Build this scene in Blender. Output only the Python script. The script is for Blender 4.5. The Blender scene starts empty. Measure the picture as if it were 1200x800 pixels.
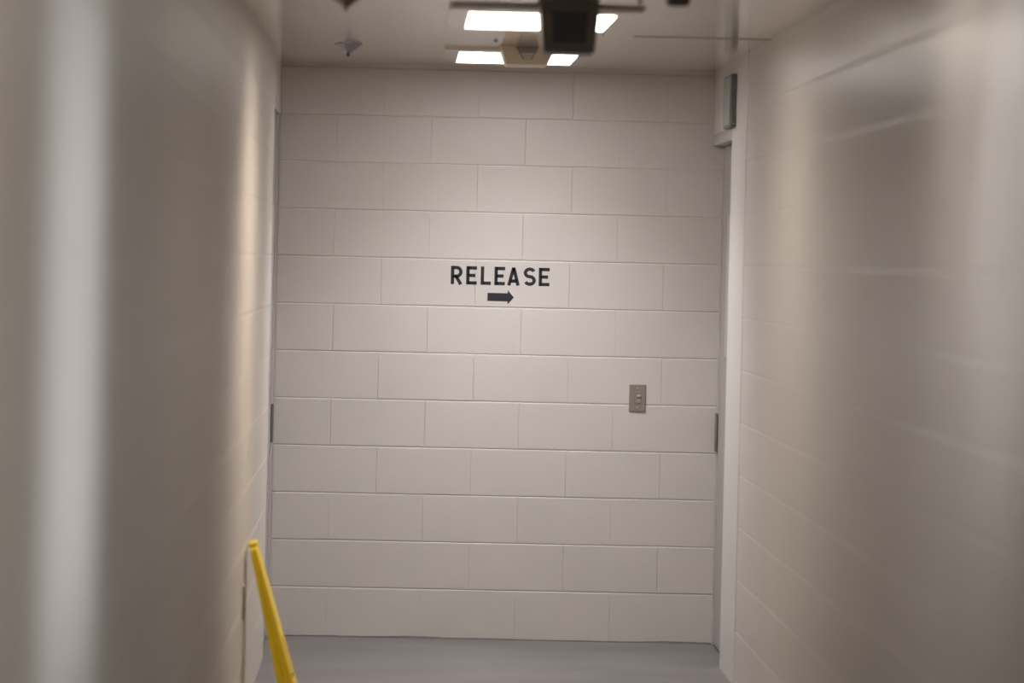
import bpy, bmesh, math, random
from mathutils import Vector, Matrix
random.seed(7)
C = bpy.context.scene.collection
S = bpy.context.scene

# ---------------------------------------------------------------- dimensions
EYE = 1.645
XL, XR = -0.507, 1.352          # side wall faces
YB = 16.54                      # back wall face
ZC = 2.467                      # ceiling
Y0 = -1.5                       # corridor continues behind the camera
COURSE, BLOCK = 0.2035, 0.4064

# ---------------------------------------------------------------- materials
def mat(name, col, rough=0.5, metal=0.0, bump=None, spec=0.5, coat=0.0, var=None, coatr=0.1):
    m = bpy.data.materials.new(name); m.use_nodes = True
    nt = m.node_tree; b = nt.nodes['Principled BSDF']
    b.inputs['Base Color'].default_value = (*col, 1)
    b.inputs['Roughness'].default_value = rough
    b.inputs['Metallic'].default_value = metal
    b.inputs['Specular IOR Level'].default_value = spec
    b.inputs['Coat Weight'].default_value = coat
    b.inputs['Coat Roughness'].default_value = coatr
    tc = nt.nodes.new('ShaderNodeTexCoord')
    if var:     # (scale, amount, stretch)
        mp = nt.nodes.new('ShaderNodeMapping'); mp.inputs['Scale'].default_value = var[2]
        n = nt.nodes.new('ShaderNodeTexNoise'); n.inputs['Scale'].default_value = var[0]
        n.inputs['Detail'].default_value = 6
        r = nt.nodes.new('ShaderNodeMapRange')
        r.inputs['From Min'].default_value = 0.3; r.inputs['From Max'].default_value = 0.7
        r.inputs['To Min'].default_value = 1 - var[1]; r.inputs['To Max'].default_value = 1 + var[1]
        mx = nt.nodes.new('ShaderNodeVectorMath'); mx.operation = 'SCALE'
        mx.inputs[0].default_value = col
        nt.links.new(tc.outputs['Object'], mp.inputs['Vector'])
        nt.links.new(mp.outputs[0], n.inputs['Vector']); nt.links.new(n.outputs['Fac'], r.inputs['Value'])
        nt.links.new(r.outputs[0], mx.inputs['Scale']); nt.links.new(mx.outputs[0], b.inputs['Base Color'])
    if bump:    # list of (scale, strength, distance, stretch)
        prev = None
        for sc, st, di, stz in bump:
            mp = nt.nodes.new('ShaderNodeMapping'); mp.inputs['Scale'].default_value = stz
            n = nt.nodes.new('ShaderNodeTexNoise'); n.inputs['Scale'].default_value = sc
            n.inputs['Detail'].default_value = 3
            bp = nt.nodes.new('ShaderNodeBump'); bp.inputs['Strength'].default_value = st
            bp.inputs['Distance'].default_value = di
            nt.links.new(tc.outputs['Object'], mp.inputs['Vector'])
            nt.links.new(mp.outputs[0], n.inputs['Vector']); nt.links.new(n.outputs['Fac'], bp.inputs['Height'])
            if prev: nt.links.new(prev.outputs[0], bp.inputs['Normal'])
            prev = bp
        nt.links.new(prev.outputs[0], b.inputs['Normal'])
    return m

def emis(name, col, strength):
    """prismatic diffuser: glows and lets the lamp above it through"""
    m = bpy.data.materials.new(name); m.use_nodes = True
    nt = m.node_tree; nt.nodes.clear()
    e = nt.nodes.new('ShaderNodeEmission'); o = nt.nodes.new('ShaderNodeOutputMaterial')
    t = nt.nodes.new('ShaderNodeBsdfTransparent'); a = nt.nodes.new('ShaderNodeAddShader')
    t.inputs['Color'].default_value = (.8, .8, .8, 1)
    e.inputs['Color'].default_value = (*col, 1); e.inputs['Strength'].default_value = strength
    nt.links.new(e.outputs[0], a.inputs[0]); nt.links.new(t.outputs[0], a.inputs[1])
    nt.links.new(a.outputs[0], o.inputs['Surface']); return m

ONE = (1, 1, 1)
M = {}
M['block'] = mat('painted_block', (0.60, 0.553, 0.515), 0.5, bump=[(45, 0.25, 0.0015, ONE), (9, 0.2, 0.004, ONE)], var=(3, 0.025, ONE))
M['side'] = mat('painted_block_side', (0.61, 0.568, 0.532), 0.30, bump=[(45, 0.10, 0.001, ONE)], var=(2, 0.02, ONE))
M['left'] = mat('painted_block_left', (0.60, 0.55, 0.495), 0.42, spec=.3, bump=[(45, 0.10, 0.001, ONE)], var=(2, 0.02, ONE))
M['smooth'] = mat('painted_smooth', (0.64, 0.605, 0.58), 0.33, bump=[(20, 0.05, 0.001, ONE)])
M['ceil'] = mat('painted_ceiling', (0.80, 0.72, 0.61), 0.16, spec=.8, coat=.9, coatr=.13, bump=[(40, 0.2, 0.0005, (0.25, 5, 1)), (6, 0.12, 0.0010, (0.6, 9, 1))], var=(4, 0.03, (0.4, 8, 1)))
M['floor'] = mat('sealed_concrete', (0.155, 0.141, 0.131), 0.45, bump=[(30, 0.12, 0.002, ONE)], var=(2.2, 0.14, (0.8, 1.3, 1)))
M['frame'] = mat('painted_steel', (0.46, 0.425, 0.405), 0.35)
M['door'] = mat('door_paint', (0.40, 0.365, 0.35), 0.4)
M['seam'] = mat('seam_brown', (0.30, 0.24, 0.17), 0.5)
M['grime_shade'] = mat('grime_shade', (0.10, 0.09, 0.085), 0.7, var=(14, 0.3, ONE))
M['black'] = mat('black_paint', (0.015, 0.013, 0.018), 0.65)
M['plate'] = mat('brushed_plate', (0.30, 0.26, 0.225), 0.42, metal=0.35, bump=[(60, 0.1, 0.0005, (1, 1, 8))])
M['plate_light'] = mat('plate_light', (0.55, 0.50, 0.45), 0.35, metal=0.2)
M['slat'] = mat('slat_enamel', (0.85, 0.83, 0.80), 0.35)
M['steel'] = mat('dark_steel', (0.17, 0.165, 0.165), 0.35, metal=0.5)
M['chrome'] = mat('chrome', (0.36, 0.36, 0.37), 0.22, metal=1.0)
M['bronze'] = mat('bronze', (0.20, 0.14, 0.11), 0.4, metal=0.4)
M['housing_dark'] = mat('housing_dark', (0.20, 0.178, 0.155), 0.5)
M['housing_black'] = mat('housing_black', (0.055, 0.053, 0.064), 0.4)
M['housing_beige'] = mat('housing_beige', (0.68, 0.58, 0.46), 0.45)
M['sign_face'] = mat('sign_face', (0.26, 0.28, 0.25), 0.35)
M['grille'] = mat('grille', (0.24, 0.21, 0.18), 0.45, metal=0.2)
M['brown'] = mat('brown_plastic', (0.13, 0.095, 0.08), 0.5)
M['yellow'] = mat('yellow_plastic', (0.86, 0.60, 0.012), 0.45, bump=[(25, 0.1, 0.001, ONE)])
M['yellow_pale'] = mat('yellow_plastic_pale', (0.84, 0.64, 0.04), 0.45)  # paler yellow for hinge, handle and foot pads
M['troffer'] = mat('troffer_end_shade', (0.30, 0.24, 0.18), 0.5)  # dark brown that paints the shade on the fixture's near end
M['lens_warm'] = emis('lens_warm', (1.0, 0.92, 0.84), 3.6)
M['lens_cool'] = emis('lens_cool', (0.95, 0.95, 1.0), 3.9)
M['lens_left'] = emis('lens_left', (0.93, 0.95, 1.0), 0.3)
M['lens_right'] = emis('lens_right', (0.93, 0.95, 1.0), 1.5)
M['lens_fill'] = emis('lens_fill', (1.0, 0.95, 0.9), 1.5)  # glow of the added fill panels

# ---------------------------------------------------------------- helpers
def obj(name, bm, m, parent=None, smooth=False):
    me = bpy.data.meshes.new(name)
    bmesh.ops.recalc_face_normals(bm, faces=bm.faces)
    bm.to_mesh(me); bm.free()
    me.materials.append(m)
    if smooth:
        for p in me.polygons: p.use_smooth = True
    o = bpy.data.objects.new(name, me); C.objects.link(o)
    if parent: o.parent = parent
    return o

def box(bm, x0, x1, y0, y1, z0, z1, bevel=0.0, seg=2):
    vs = [bm.verts.new((x, y, z)) for x in (x0, x1) for y in (y0, y1) for z in (z0, z1)]
    idx = [(0,1,3,2), (4,6,7,5), (0,4,5,1), (2,3,7,6), (0,2,6,4), (1,5,7,3)]
    fs = [bm.faces.new([vs[i] for i in f]) for f in idx]
    if bevel:
        es = list({e for f in fs for e in f.edges})
        bmesh.ops.bevel(bm, geom=es, offset=bevel, segments=seg, affect='EDGES', profile=0.5)

def boxed(name, m, parent, *a, **k):
    bm = bmesh.new(); box(bm, *a, **k); return obj(name, bm, m, parent)

def empty(name, loc, label=None, cat=None, group=None):
    o = bpy.data.objects.new(name, None); C.objects.link(o); o.location = loc
    if label: o['label'] = label; o['category'] = cat
    if group: o['group'] = group
    return o

def struct(o): o['kind'] = 'structure'; return o

def lathe(bm, prof, n=24, axis='z', cx=0, cy=0, cz=0, phase=0.0):
    rings = []
    for r, h in prof:
        ring = []
        if r < 1e-6:
            ring = [bm.verts.new((cx, cy, cz + h))]
        else:
            for i in range(n):
                a = 2*math.pi*i/n + phase
                ring.append(bm.verts.new((cx + r*math.cos(a), cy + r*math.sin(a), cz + h)))
        rings.append(ring)
    for A, B in zip(rings, rings[1:]):
        for i in range(n):
            j = (i+1) % n
            if len(A) == 1 and len(B) == 1: continue
            if len(A) == 1: bm.faces.new((A[0], B[i], B[j]))
            elif len(B) == 1: bm.faces.new((A[i], A[j], B[0]))
            else: bm.faces.new((A[i], A[j], B[j], B[i]))

def frustum(bm, top, bot, z0, z1):
    """top, bot = (x0, x1, y0, y1)"""
    a = [bm.verts.new((x, y, z1)) for x, y in ((top[0], top[2]), (top[1], top[2]), (top[1], top[3]), (top[0], top[3]))]
    b = [bm.verts.new((x, y, z0)) for x, y in ((bot[0], bot[2]), (bot[1], bot[2]), (bot[1], bot[3]), (bot[0], bot[3]))]
    bm.faces.new(a); bm.faces.new(b[::-1])
    for i in range(4):
        j = (i+1) % 4; bm.faces.new((a[i], b[i], b[j], a[j]))

# ---------------------------------------------------------------- block walls
G = 0.0030       # groove depth
def block_courses(bm, u0, u1, zmax, phase0, put, cz=0.0055, strong=1.0):
    """blocks as raised, chamfered faces; put(u, z, d) -> 3D point, d = height above mortar bed"""
    k = 0; z = 0.0
    while z < zmax - 0.02:
        z1 = min(0.213 + COURSE*k, zmax) if k else 0.213
        ph = phase0 if k % 2 == 0 else phase0 + BLOCK/2
        u = ph
        while u > u0: u -= BLOCK
        joints = []
        while u < u1 + BLOCK:
            joints.append((u + random.uniform(-0.003, 0.003), random.choice((0.0004, 0.0006, 0.0009, 0.0015)) * strong))
            u += BLOCK
        joints = [j for j in joints if u0 + .07 < j[0] < u1 - .07] if strong > .5 else []
        joints = [(u0, 0.0)] + joints + [(u1, 0.0)]
        for (a, wa), (b, wb) in zip(joints, joints[1:]):
            a2, b2 = max(a, u0), min(b, u1)
            if b2 - a2 < 0.01: continue
            jz0, jz1 = random.uniform(-.0008, .0008), random.uniform(-.0008, .0008)
            d = G + random.uniform(-0.0006, 0.0006)
            xi0 = wa if a > u0 else 0.0; xi1 = wb if b < u1 else 0.0
            zo = 0.0005
            P = [(a2, z + zo), (b2, z + zo), (b2, z1 - zo), (a2, z1 - zo)]
            Q = [(a2 + xi0*1.6, z + cz + jz0), (b2 - xi1*1.6, z + cz + jz1), (b2 - xi1*1.6, z1 - cz + jz1), (a2 + xi0*1.6, z1 - cz + jz0)]
            lo = [bm.verts.new(put(p[0], p[1], 0 if ((i in (0, 3) and xi0 > .0012) or (i in (1, 2) and xi1 > .0012)) else 0.0)) for i, p in enumerate(P)]
            hi = [bm.verts.new(put(q[0], q[1], d)) for q in Q]
            mid = [bm.verts.new(put((p[0]*.6+q[0]*.4), (p[1]*.6+q[1]*.4), d*0.72)) for p, q in zip(P, Q)]
            bm.faces.new(hi)
            for i in range(4):
                j = (i+1) % 4
                bm.faces.new((lo[i], lo[j], mid[j], mid[i])); bm.faces.new((mid[i], mid[j], hi[j], hi[i]))
        z = z1; k += 1

def slab_and_courses(name, m, slab, *args, **kw):
    bm = bmesh.new()
    for s in slab: box(bm, *s)
    n0 = len(bm.faces)
    block_courses(bm, *args, **kw)
    me = bpy.data.meshes.new(name); bm.normal_update(); bm.to_mesh(me); bm.free()
    me.materials.append(m)
    o = bpy.data.objects.new(name, me); C.objects.link(o)
    return struct(o)

# back wall
slab_and_courses('wall_back', M['block'], [(XL-.25, XR+.25, YB+G, YB+.2, -.05, ZC+.05)],
    XL-.006, 1.397, ZC, -0.27, lambda u, z, d: (u, YB + G - d, z))
# left wall, then its header above the doorway
LDY, LDZ = 15.58, 2.24
slab_and_courses('wall_left', M['left'], [(XL-.2, XL-0.66*G, Y0, LDY, -.05, ZC+.05), (XL-.2, XL-.006, LDY, YB+.1, LDZ+.05, ZC+.05)],
    Y0, LDY, ZC, 0.1, lambda u, z, d: (XL - 0.66*(G - d), u, z), strong=.3)
# right wall, then its header above the doorway
PY, RDY, RDZ = 14.92, 15.58, 2.15
slab_and_courses('wall_right', M['side'], [(XR+0.66*G, XR+.2, Y0, PY, -.05, ZC+.05), (XR+.002, XR+.2, RDY, YB+.1, RDZ+.05, ZC+.05)],
    Y0, PY, ZC, 0.2, lambda u, z, d: (XR + 0.66*(G - d), u, z), strong=.3)
# smooth pier between the last blocks and the right doorway
bm = bmesh.new(); box(bm, XR-.002, XR+.2, PY+.004, RDY, -.05, ZC+.05, 0.003)
struct(obj('trim_1', bm, M['smooth']))
# rear wall behind the camera
struct(boxed('wall_front', M['smooth'], None, XL-.2, XR+.2, Y0-.15, Y0, -.05, ZC+.05))
struct(boxed('floor', M['floor'], None, XL-.2, XR+.2, Y0-.15, YB+.2, -.12, 0))
# ceiling with shallow cross seams
bm = bmesh.new()
box(bm, XL-.2, XR+.2, Y0-.15, YB+.2, ZC, ZC+.1)
struct(obj('ceiling', bm, M['ceil']))
struct(boxed('trim_2', M['seam'], None, 0.85, XR, 14.02, 14.05, ZC-.002, ZC+.001))

# irregular grimy bead, darkened to paint the shading where back wall meets floor
def bead(name, pts, nrm):
    bm = bmesh.new(); rows = []
    for x, y in pts:
        w = 0.020 + .003*math.sin(x*9) + random.uniform(-.001, .001); h = 0.006 + .0025*math.sin(x*5+1) + .0015*math.sin(x*17) + random.uniform(-.0007, .0007)
        rows.append([bm.verts.new((x, y, -.001)), bm.verts.new((x, y, h)), bm.verts.new((x + nrm[0]*w*.6, y + nrm[1]*w*.6, h*.5)), bm.verts.new((x + nrm[0]*w, y + nrm[1]*w, -.001))])
    for A, B in zip(rows, rows[1:]):
        for i in range(4): bm.faces.new((A[i], A[(i+1) % 4], B[(i+1) % 4], B[i]))
    bm.faces.new(rows[0]); bm.faces.new(rows[-1][::-1])
    return struct(obj(name, bm, M['grime_shade']))
N = 70
bead('wall_bead_back', [(XL + (1.395-XL)*i/N, YB+.002) for i in range(N+1)], (0, -1))

# ---------------------------------------------------------------- doors at the end of the corridor
def door(name, s, X, dy, dz, rec):
    """s=+1 right wall, -1 left wall; X wall face; opening dy..YB, height dz; rec = recess of the leaf"""
    root = struct(empty(name, (X, dy, 0)))
    def bx(a, b): return (min(a, b)-X, max(a, b)-X)
    F = X + s*0.002
    # frame: near jamb, far jamb, head
    bm = bmesh.new()
    e = 0.004
    far0 = YB - .05
    box(bm, *bx(F, X+s*.14), 0.001, .045, 0, dz, .003)
    box(bm, *bx(X+s*(rec-.004), X+s*.14), far0-dy, YB-dy+.002, 0, dz, .003)
    box(bm, *bx(F, X+s*.14), 0.001, YB-dy+.002, dz, dz+.05, .003)
    obj('door_frame', bm, M['frame'], root)
    bm = bmesh.new()
    box(bm, *bx(X+s*rec, X+s*(rec+.045)), .047, far0-dy-.003, .008, dz-.004, .002)
    # recessed vision panel rim and kick line on the leaf
    leaf = obj('door_leaf', bm, M['door'], root)
    bm = bmesh.new()
    box(bm, *bx(X+s*(rec-.006), X+s*rec), .38, .62, 1.25, 1.85, .003)
    obj('vision_panel', bm, M['frame'], leaf)
    bm = bmesh.new()
    box(bm, *bx(X+s*(rec-.012), X+s*(rec-.003)), far0-dy-.012, far0-dy+.03, .835, 1.0, .002)
    obj('strike_plate', bm, M['grille'], root)
    return root
door('door_1', -1, XL, LDY, LDZ, 0.018)
door('door_2', +1, XR, RDY, RDZ, 0.046)

# ---------------------------------------------------------------- lettering on the back wall
ZW = YB - 0.0012
def ribbon(bm, pts, w, y0=0.0, t=0.0014, closed=False):
    """flat stroke along pts (x,z) of width w, as a thin solid"""
    n = len(pts); L = []; R = []
    for i, p in enumerate(pts):
        p = Vector(p)
        a = Vector(pts[i-1]) if (i > 0 or closed) else None
        b = Vector(pts[(i+1) % n]) if (i < n-1 or closed) else None
        d1 = (p-a).normalized() if a is not None else None
        d2 = (b-p).normalized() if b is not None else None
        if d1 is None: d1 = d2
        if d2 is None: d2 = d1
        t1 = (d1+d2).normalized(); nn = Vector((-t1.y, t1.x))
        k = 1/max(0.5, nn.dot(Vector((-d1.y, d1.x))))
        L.append(p + nn*w/2*k); R.append(p - nn*w/2*k)
    vs = []
    for l, r in zip(L, R):
        vs.append([bm.verts.new((l.x, y0, l.y)), bm.verts.new((r.x, y0, r.y)), bm.verts.new((r.x, y0+t, r.y)), bm.verts.new((l.x, y0+t, l.y))])
    m = n if closed else n-1
    for i in range(m):
        A, B = vs[i], vs[(i+1) % n]
        for q in range(4): bm.faces.new((A[q], A[(q+1) % 4], B[(q+1) % 4], B[q]))
    if not closed:
        bm.faces.new(vs[0]); bm.faces.new(vs[-1][::-1])

def arc(cx, cz, r, a0, a1, n=12, rz=None):
    rz = rz or r
    return [(cx + r*math.cos(math.radians(a0+(a1-a0)*i/n)), cz + rz*math.sin(math.radians(a0+(a1-a0)*i/n))) for i in range(n+1)]

H, W, T = 0.079, 0.047, 0.0145     # cap height, width, stroke
def strokes(ch, W):
    h = H - T/2; l = T/2; r = W - T/2
    if ch == 'R':
        rr = (h - H*.44)/2; cz = (h + H*.44)/2
        return [[(l, 0), (l, H)], [(l, h), (r-rr, h)] + arc(r-rr, cz, rr, 90, -90, 12)[1:] + [(l, H*.44)], [(W*.42, H*.46), (r+.001, 0)]]
    if ch == 'E': return [[(l, 0), (l, H)], [(l, h), (W, h)], [(l, H*.5), (W*.86, H*.5)], [(l, T/2), (W, T/2)]]
    if ch == 'L': return [[(l, 0), (l, H)], [(l, T/2), (W, T/2)]]
    if ch == 'A': return [[(T*.45, 0), (W/2, H-.002)], [(W-T*.45, 0), (W/2, H-.002)], [(W*.22, H*.24), (W*.78, H*.24)]]
    if ch == 'S':
        rx = W/2 - T/2; q = (H-T)/4
        top = arc(W/2, h-q, rx, 25, 270, 18, q); bot = arc(W/2, T/2+q, rx, 90, -155, 18, q)
        return [top + bot[1:]]
let = [('R', .050), ('E', .046), ('L', .044), ('E', .046), ('A', .053), ('S', .053), ('E', .047)]
px = [527.5, 545.5, 562.5, 578.5, 593.8, 612.8, 630.5]
XS = [0.2345 + (p-527.5)*0.003676 for p in px]
ZT = 1.530
sign = empty('wall_lettering', (0, YB, ZT), 'black painted word RELEASE with a right-pointing arrow on the white block back wall', 'lettering')
for (ch, w), x in zip(let, XS):
    bm = bmesh.new()
    for s in strokes(ch, w): ribbon(bm, s, T, ZW - YB)
    o = obj('letter', bm, M['black'], sign); o.location = (x, 0, 0)
    o['label'] = 'black letter ' + ch
bm = bmesh.new()
ax = XS[0] + 43.4*.003676; az = -0.0515
pts = [(0, -.0175), (.0870, -.0175), (.0870, -.031), (.1140, 0), (.0870, .031), (.0870, .0175), (0, .0175)]
f = [bm.verts.new((ax+p[0], ZW-YB, az+p[1])) for p in pts]; g = [bm.verts.new((ax+p[0], ZW-YB+.0014, az+p[1])) for p in pts]
bm.faces.new(f); bm.faces.new(g[::-1])
for i in range(7): bm.faces.new((f[i], f[(i+1) % 7], g[(i+1) % 7], g[i]))
o = obj('arrow', bm, M['black'], sign)

# ---------------------------------------------------------------- switch plate on the back wall
sw = empty('switch_plate', (1.051, YB, 1.057), 'small tan metal switch plate on the back wall, right of and below the lettering', 'switch')
boxed('plate', M['plate'], sw, -.0355, .0355, -.007, .0005, -.0585, .0585, bevel=.003, seg=3)
bm = bmesh.new(); box(bm, -.012, .012, -.0085, -.006, -.026, .026, .001); obj('switch_bezel', bm, M['plate'], sw)
bm = bmesh.new(); box(bm, -.003, .014, -.015, -.008, .004, .014, .002)
obj('toggle', bm, M['plate_light'], sw)
for zz in (-.008, -.016):
    boxed('rocker_bar', M['plate_light'], sw, -.003, .014, -.011, -.008, zz-.002, zz+.002)
for zz in (-.042, .042):
    bm = bmesh.new(); lathe(bm, [(0, .0), (.004, 0), (.004, .0015), (0, .0025)], 12)
    bmesh.ops.rotate(bm, verts=bm.verts, cent=(0, 0, 0), matrix=Matrix.Rotation(math.pi/2, 3, 'X'))
    o = obj('screw', bm, M['plate_light'], sw, True); o.location = (.0, -.007, zz)

# outlet plate low on the left wall
ol = empty('outlet_plate', (XL, 13.3, 0.435), 'small brownish outlet plate low on the left wall behind the yellow folding sign', 'outlet')
boxed('plate', M['plate'], ol, -.001, .008, -.036, .036, -.058, .058, bevel=.003)
for zz in (-.02, .02):
    boxed('socket', M['steel'], ol, .007, .0095, -.014, .014, zz-.013, zz+.013, bevel=.001)

# ---------------------------------------------------------------- ceiling troffers
def troffer(x0, x1, y0, y1, lens, label, power, col, spread=130, tilt=0, tubes=1, f=(.07, .07, .12, .12), frame='troffer', drop=.014, lensz=.010):
    """x0..y1 = lens opening; f = flange widths left, right, near, far"""
    cx, cy = (x0+x1)/2, (y0+y1)/2
    r = empty('ceiling_light', (cx, cy, ZC), label, 'light', 'recessed ceiling lights')
    X0, X1, Yn, Yf = x0-f[0]-cx, x1+f[1]-cx, y0-f[2]-cy, y1+f[3]-cy
    a0, a1, b0, b1 = x0-cx, x1-cx, y0-cy, y1-cy
    bm = bmesh.new()
    # ring flange, rising slightly to the outside
    lo = -drop; up = .001
    o = [(X0, Yn), (X1, Yn), (X1, Yf), (X0, Yf)]; i_ = [(a0, b0), (a1, b0), (a1, b1), (a0, b1)]
    vo = [bm.verts.new((*p, up)) for p in o]; vm = [bm.verts.new((p[0]*.997, p[1]*.997, lo*.8)) for p in o]
    vi = [bm.verts.new((*p, lo)) for p in i_]; vt = [bm.verts.new((*p, up)) for p in i_]
    for q in range(4):
        w = (q+1) % 4
        bm.faces.new((vo[q], vo[w], vm[w], vm[q])); bm.faces.new((vm[q], vm[w], vi[w], vi[q])); bm.faces.new((vi[q], vi[w], vt[w], vt[q])); bm.faces.new((vt[q], vt[w], vo[w], vo[q]))
    obj('flange', bm, M[frame], r)
    bm = bmesh.new(); box(bm, a0, a1, b0, b1, -lensz, -.0005); obj('lens', bm, lens, r)
    wt = (a1-a0)/tubes
    for k in range(tubes):
        ld = bpy.data.lights.new('tube_lamp', 'AREA'); ld.shape = 'RECTANGLE'
        ld.size = wt*.92; ld.size_y = (b1-b0)*.94; ld.energy = power/tubes; ld.color = col; ld.spread = math.radians(spread)
        lo_ = bpy.data.objects.new('tube_lamp', ld); C.objects.link(lo_); lo_.parent = r
        lo_.location = (a0 + wt*(k+.5), 0, -.0055); lo_.rotation_euler = (0, math.radians(tilt), 0)
    return r
WARM, COOL, NEU = (1.0, .86, .72), (.93, .95, 1.0), (.97, .97, 1.0)
t1 = troffer(.222, .708, 12.68, 13.60, M['lens_warm'], 'nearer of the two lit ceiling panels, warm white, behind the dark hanging box', 14.5, WARM, 112, 26, 7, frame='ceil')
boxed('end_shade', M['troffer'], t1, -.300, .322, 12.42-13.14, 12.585-13.14, -.007, .001)  # dark bar painting in the unlit near end of the fixture
troffer(.228, .700, 15.12, 15.98, M['lens_cool'], 'farther of the two lit ceiling panels, cool white, close to the back wall', 21, COOL, 114, frame='ceil', f=(.06, .05, .1, .1))
# unseen ceiling panels added as fill light for the near corridor
troffer(.2, .7, .4, 1.3, M['lens_fill'], 'unseen fill panel added on the ceiling above the viewer', 26, NEU, 130, frame='housing_beige')

troffer(.74, 1.12, 8.7, 9.6, M['lens_fill'], 'unseen fill panel added on the near ceiling, set toward the right wall', 2.6, NEU, 84, frame='housing_beige')  # added fill to lift the right wall
troffer(.0, .5, 3.9, 4.8, M['lens_fill'], 'unseen fill panel added on the near ceiling beside the window', 4, NEU, 95, frame='housing_beige')  # added fill to lift the near left wall
# tall frosted window in the right wall, nearer than the frame shows; daylight crosses to the left wall
wn = struct(empty('window_1', (XR, 6.10, 0)))
bm = bmesh.new()
for a in ((-.62, -.55, .15, 2.35), (.55, .62, .15, 2.35), (-.62, .62, .08, .15), (-.62, .62, 2.35, 2.42)):
    box(bm, -.03, .004, a[0], a[1], a[2], a[3], .004)
obj('window_frame', bm, M['frame'], wn)
boxed('pane', M['lens_left'], wn, -.014, -.001, -.55, .55, .15, 2.35)
def win_light(par, loc, rot, sx, sy, e, col, spread):
    ld = bpy.data.lights.new('daylight', 'AREA'); ld.shape = 'RECTANGLE'; ld.size = sx; ld.size_y = sy
    ld.energy = e; ld.color = col; ld.spread = math.radians(spread)
    o = bpy.data.objects.new('daylight', ld); C.objects.link(o); o.parent = par; o.location = loc; o.rotation_euler = rot
win_light(wn, (-.010, 0, 1.5), (0, math.radians(90), 0), 1.1, 1.0, 3.1, (.84, .91, 1.0), 24)
# ceiling spot washing the right wall, above the top edge of the frame
sp = empty('spot_lamp', (.25, 8.3, ZC), 'small ceiling spot lamp of the near corridor aimed at the right wall', 'light')
dirv = (Vector((XR, 8.45, 1.80)) - Vector((.25, 8.3, ZC-.09))).normalized()
q = dirv.to_track_quat('-Z', 'Y')
bm = bmesh.new(); lathe(bm, [(0, .06), (.045, .06), (.05, .05), (.05, -.06), (.044, -.06), (.040, .03), (0, .03)], 28)
o = obj('shade', bm, M['housing_beige'], sp, False); o.location = (0, 0, -.09); o.rotation_mode = 'QUATERNION'; o.rotation_quaternion = q
bm = bmesh.new(); lathe(bm, [(0, .002), (.05, .002), (.05, -.012), (.012, -.02), (.012, -.06), (0, -.06)], 28); obj('mount', bm, M['housing_beige'], sp)
ld = bpy.data.lights.new('spot_bulb', 'SPOT'); ld.energy = 30; ld.color = (.95, .96, 1.0); ld.spot_size = math.radians(62); ld.spot_blend = .9; ld.shadow_soft_size = .03
o = bpy.data.objects.new('spot_bulb', ld); C.objects.link(o); o.parent = sp; o.location = Vector((0, 0, -.09)) + dirv*.03; o.rotation_mode = 'QUATERNION'; o.rotation_quaternion = q

# ---------------------------------------------------------------- hanging housings
d = empty('hanging_housing', (.533, 12.2, ZC), 'dark grey tapered box hanging from the ceiling with a black square face', 'ceiling fixture', 'tapered ceiling boxes')
bm = bmesh.new(); frustum(bm, (-.096, .096, 0, .26), (-.081, .081, .012, .22), -.165, .002)
bmesh.ops.bevel(bm, geom=list(bm.edges), offset=.006, segments=3, affect='EDGES')
obj('body', bm, M['housing_dark'], d)
bm = bmesh.new()
sl = .012/.167
fr = [(-.058, -.035), (.058, -.035), (.052, -.134), (-.052, -.134)]
v = [bm.verts.new((x, -z*sl - .004, z)) for x, z in fr]; w = [bm.verts.new((x, -z*sl + .01, z)) for x, z in fr]
bm.faces.new(v); bm.faces.new(w[::-1])
for i in range(4): bm.faces.new((v[i], v[(i+1) % 4], w[(i+1) % 4], w[i]))
obj('window', bm, M['housing_black'], d)
bm = bmesh.new()
def rim(bm, a, b, y):
    ribbon(bm, [(p[0], p[1]) for p in a], b, y, .006, closed=True)
rim(bm, [(-.061, -.032), (.061, -.032), (.055, -.137), (-.055, -.137)], .006, -.0035 + .006)
obj('window_rim', bm, M['housing_dark'], d)

b = empty('hanging_housing', (.489, 14.8, ZC), 'beige tapered box with small dark grille, in front of the farther light panel', 'ceiling fixture', 'tapered ceiling boxes')
bm = bmesh.new(); frustum(bm, (-.108, .108, 0, .30), (-.083, .075, .010, .26), -.073, .002)
bmesh.ops.bevel(bm, geom=list(bm.edges), offset=.003, segments=2, affect='EDGES')
obj('body', bm, M['housing_beige'], b)
bm = bmesh.new()
fr = [(-.048, -.004), (.040, -.004), (.015, -.052), (-.022, -.052)]
v = [bm.verts.new((x, -z*.137 - .003, z)) for x, z in fr]; w = [bm.verts.new((x, -z*.137 + .006, z)) for x, z in fr]
bm.faces.new(v); bm.faces.new(w[::-1])
for i in range(4): bm.faces.new((v[i], v[(i+1) % 4], w[(i+1) % 4], w[i]))
gr = obj('grille', bm, M['grille'], b)
bm = bmesh.new()
for k in range(6):
    z = -.010 - k*.0075; t = (z+.004)/-.048
    x0 = -.048+.026*t+.004; x1 = .040-.025*t-.004
    box(bm, x0, x1, -z*.137-.008, -z*.137-.002, z-(.0008 if k < 3 else .0019), z+(.0008 if k < 3 else .0019))
obj('grille_slat', bm, M['slat'], gr)

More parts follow.
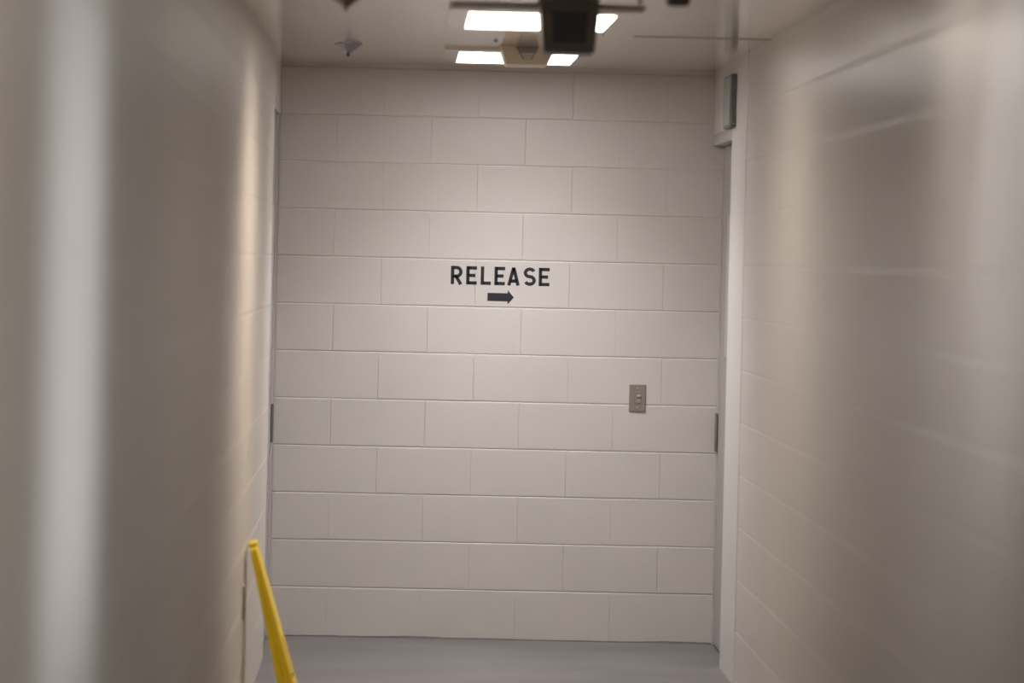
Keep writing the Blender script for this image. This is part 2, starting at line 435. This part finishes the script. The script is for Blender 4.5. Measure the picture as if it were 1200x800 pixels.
# ---------------------------------------------------------------- sprinklers and small ceiling items
def sprinkler(x, y, m, label, r=.058, h=.034):
    o = empty('sprinkler_head', (x, y, ZC), label, 'sprinkler', 'sprinkler heads')
    bm = bmesh.new(); lathe(bm, [(0, .002), (r, .002), (r, -.003), (.010, -h), (0, -h)], 4, phase=-math.pi/2 - .33)
    obj('cone', bm, m, o)
    bm = bmesh.new(); lathe(bm, [(0, -h+.003), (.006, -h+.003), (.006, -h-.006), (.009, -h-.009), (.003, -h-.014), (0, -h-.015)], 12)
    obj('nozzle', bm, M['steel'], o, True)
    return o
sprinkler(-.178, 12.22, M['bronze'], 'brown sprinkler head with a small nub, cut off by the top edge of the photo')
sprinkler(-.206, 14.97, M['chrome'], 'silver and dark cone sprinkler head on the ceiling near the back wall', h=.036)
o = empty('ceiling_sensor', (.826, 11.5, ZC), 'small brown round-cornered sensor on the ceiling right of the hanging box', 'sensor')
bm = bmesh.new(); lathe(bm, [(0, .002), (.036, .002), (.036, -.044), (.030, -.054), (0, -.056)], 28); obj('body', bm, M['brown'], o, True)
bm = bmesh.new(); lathe(bm, [(0, .002), (.046, .002), (.046, -.006), (.036, -.010), (0, -.010)], 28); obj('base', bm, M['housing_beige'], o, True)
for (x, y, r, lb) in ((.356, 14.5, .008, 'small dark screw in the ceiling between the two light panels'),
                      (.726, 13.86, .007, 'small dark screw in the ceiling at the far right corner of the nearer light panel'),
                      (.752, 12.14, .008, 'small dark screw in the ceiling right of the dark hanging box, at the photo top')):
    bm = bmesh.new(); lathe(bm, [(0, .001), (r, .001), (r, -.004), (r*.5, -.007), (0, -.008)], 14)
    s = obj('ceiling_screw', bm, M['steel'], None, True); s.location = (x, y, ZC); s['label'] = lb; s['category'] = 'screw'; s['group'] = 'ceiling screws'

# ---------------------------------------------------------------- sign box above the right door
sb = empty('sign_box', (XR, 15.4, 2.30), 'slim dark grey sign box seen edge-on, mounted above the right-hand doorway', 'sign')
boxed('housing', M['steel'], sb, -.026, .003, 0, .34, -.105, .108, bevel=.004)
boxed('face_panel', M['sign_face'], sb, -.029, -.0255, .012, .328, -.094, .096, bevel=.001)
boxed('end_clip', M['chrome'], sb, -.018, -.008, -.003, .002, -.096, -.090)

# ---------------------------------------------------------------- folded yellow floor sign leaning on the left wall
top = Vector((-.484, 13.5, .632)); foot = Vector((-.318, 13.5, .004))
L = (foot-top).length
ang = math.atan2(top.x-foot.x, top.z-foot.z)      # lean
fs = empty('floor_sign', foot, 'yellow plastic folding floor sign leaning closed against the left wall, seen edge-on', 'floor sign')
fs.rotation_euler = (0, ang, 0)
def panel(s, name):
    """local z along the sign, x = thickness, y = width"""
    bm = bmesh.new()
    n = 14
    rows = []
    for i in range(n+1):
        z = L*.955*i/n
        out = .031 - .019*(i/n)         # outer half thickness: thick at the foot
        inn = .0006
        hw = .150 - .045*(i/n)
        rows.append([bm.verts.new((s*out, -hw, z)), bm.verts.new((s*out, hw, z)), bm.verts.new((s*inn, hw, z)), bm.verts.new((s*inn, -hw, z))])
    for A, B in zip(rows, rows[1:]):
        for q in range(4): bm.faces.new((A[q], A[(q+1) % 4], B[(q+1) % 4], B[q]))
    bm.faces.new(rows[0]); bm.faces.new(rows[-1][::-1])
    return obj(name, bm, M['yellow'], fs)
p1 = panel(1, 'front_panel'); p2 = panel(-1, 'rear_panel')
bm = bmesh.new()      # knuckled hinge across the top
for k in range(5):
    box(bm, -.012, .012, -.10+k*.041, -.10+k*.041+.034, L*.935, L*.968, .004)
obj('hinge', bm, M['yellow_pale'], fs)
bm = bmesh.new()
box(bm, -.016, .016, -.05, .05, L*.972, L*1.0, .006)
box(bm, -.008, .008, -.05, -.03, L*.95, L*.985); box(bm, -.008, .008, .03, .05, L*.95, L*.985)
obj('handle', bm, M['yellow_pale'], fs)
bm = bmesh.new()      # printed warning triangle on the outward face
def fx(z): return .031 - .019*z/(L*.955) + .0004
tri = [(-.07, .16), (.07, .16), (0, .30)]
for a, c in zip(tri, tri[1:]+tri[:1]):
    a = Vector(a); c = Vector(c); dd = (c-a).normalized(); nn = Vector((-dd.y, dd.x))*.006
    q = [a+nn, c+nn, c-nn, a-nn]
    bm.faces.new([bm.verts.new((fx(p.y), p.x, p.y)) for p in q])
obj('warning_triangle', bm, M['black'], p1)
for p, sx in ((p1, 1), (p2, -1)):
    for y in (-.135, .105):
        boxed('foot_pad', M['yellow_pale'], p, sx*.018-.012, sx*.018+.012, y, y+.03, -.004, .012, bevel=.003)


# ---------------------------------------------------------------- camera
f_px = 4500.0; roll = 0.0222
a = Vector(((465-600)/f_px, (400-300)/f_px, -1)).normalized()      # world +Y in camera space
z = Vector((math.sin(roll), math.cos(roll), 0)); z = (z - a*z.dot(a)).normalized()
x = a.cross(z)
R = Matrix((x, a, z))            # rows: world axes in camera space -> world = R @ cam
cam_d = bpy.data.cameras.new('camera'); cam = bpy.data.objects.new('camera', cam_d); C.objects.link(cam)
cam.matrix_world = Matrix.Translation((0, 0, EYE)) @ R.to_4x4()
cam_d.sensor_width = 36; cam_d.lens = 36*f_px/1200
cam_d.clip_start = .05; cam_d.clip_end = 100
cam_d.dof.use_dof = True; cam_d.dof.focus_distance = YB; cam_d.dof.aperture_fstop = 2.0
S.camera = cam

w = bpy.data.worlds.new('world'); S.world = w; w.use_nodes = True
w.node_tree.nodes['Background'].inputs['Color'].default_value = (.5, .5, .5, 1)
w.node_tree.nodes['Background'].inputs['Strength'].default_value = .0
S.view_settings.view_transform = 'Standard'; S.view_settings.look = 'None'
S.view_settings.gamma = 1; S.view_settings.use_curve_mapping = False
S.view_settings.exposure = 0.03
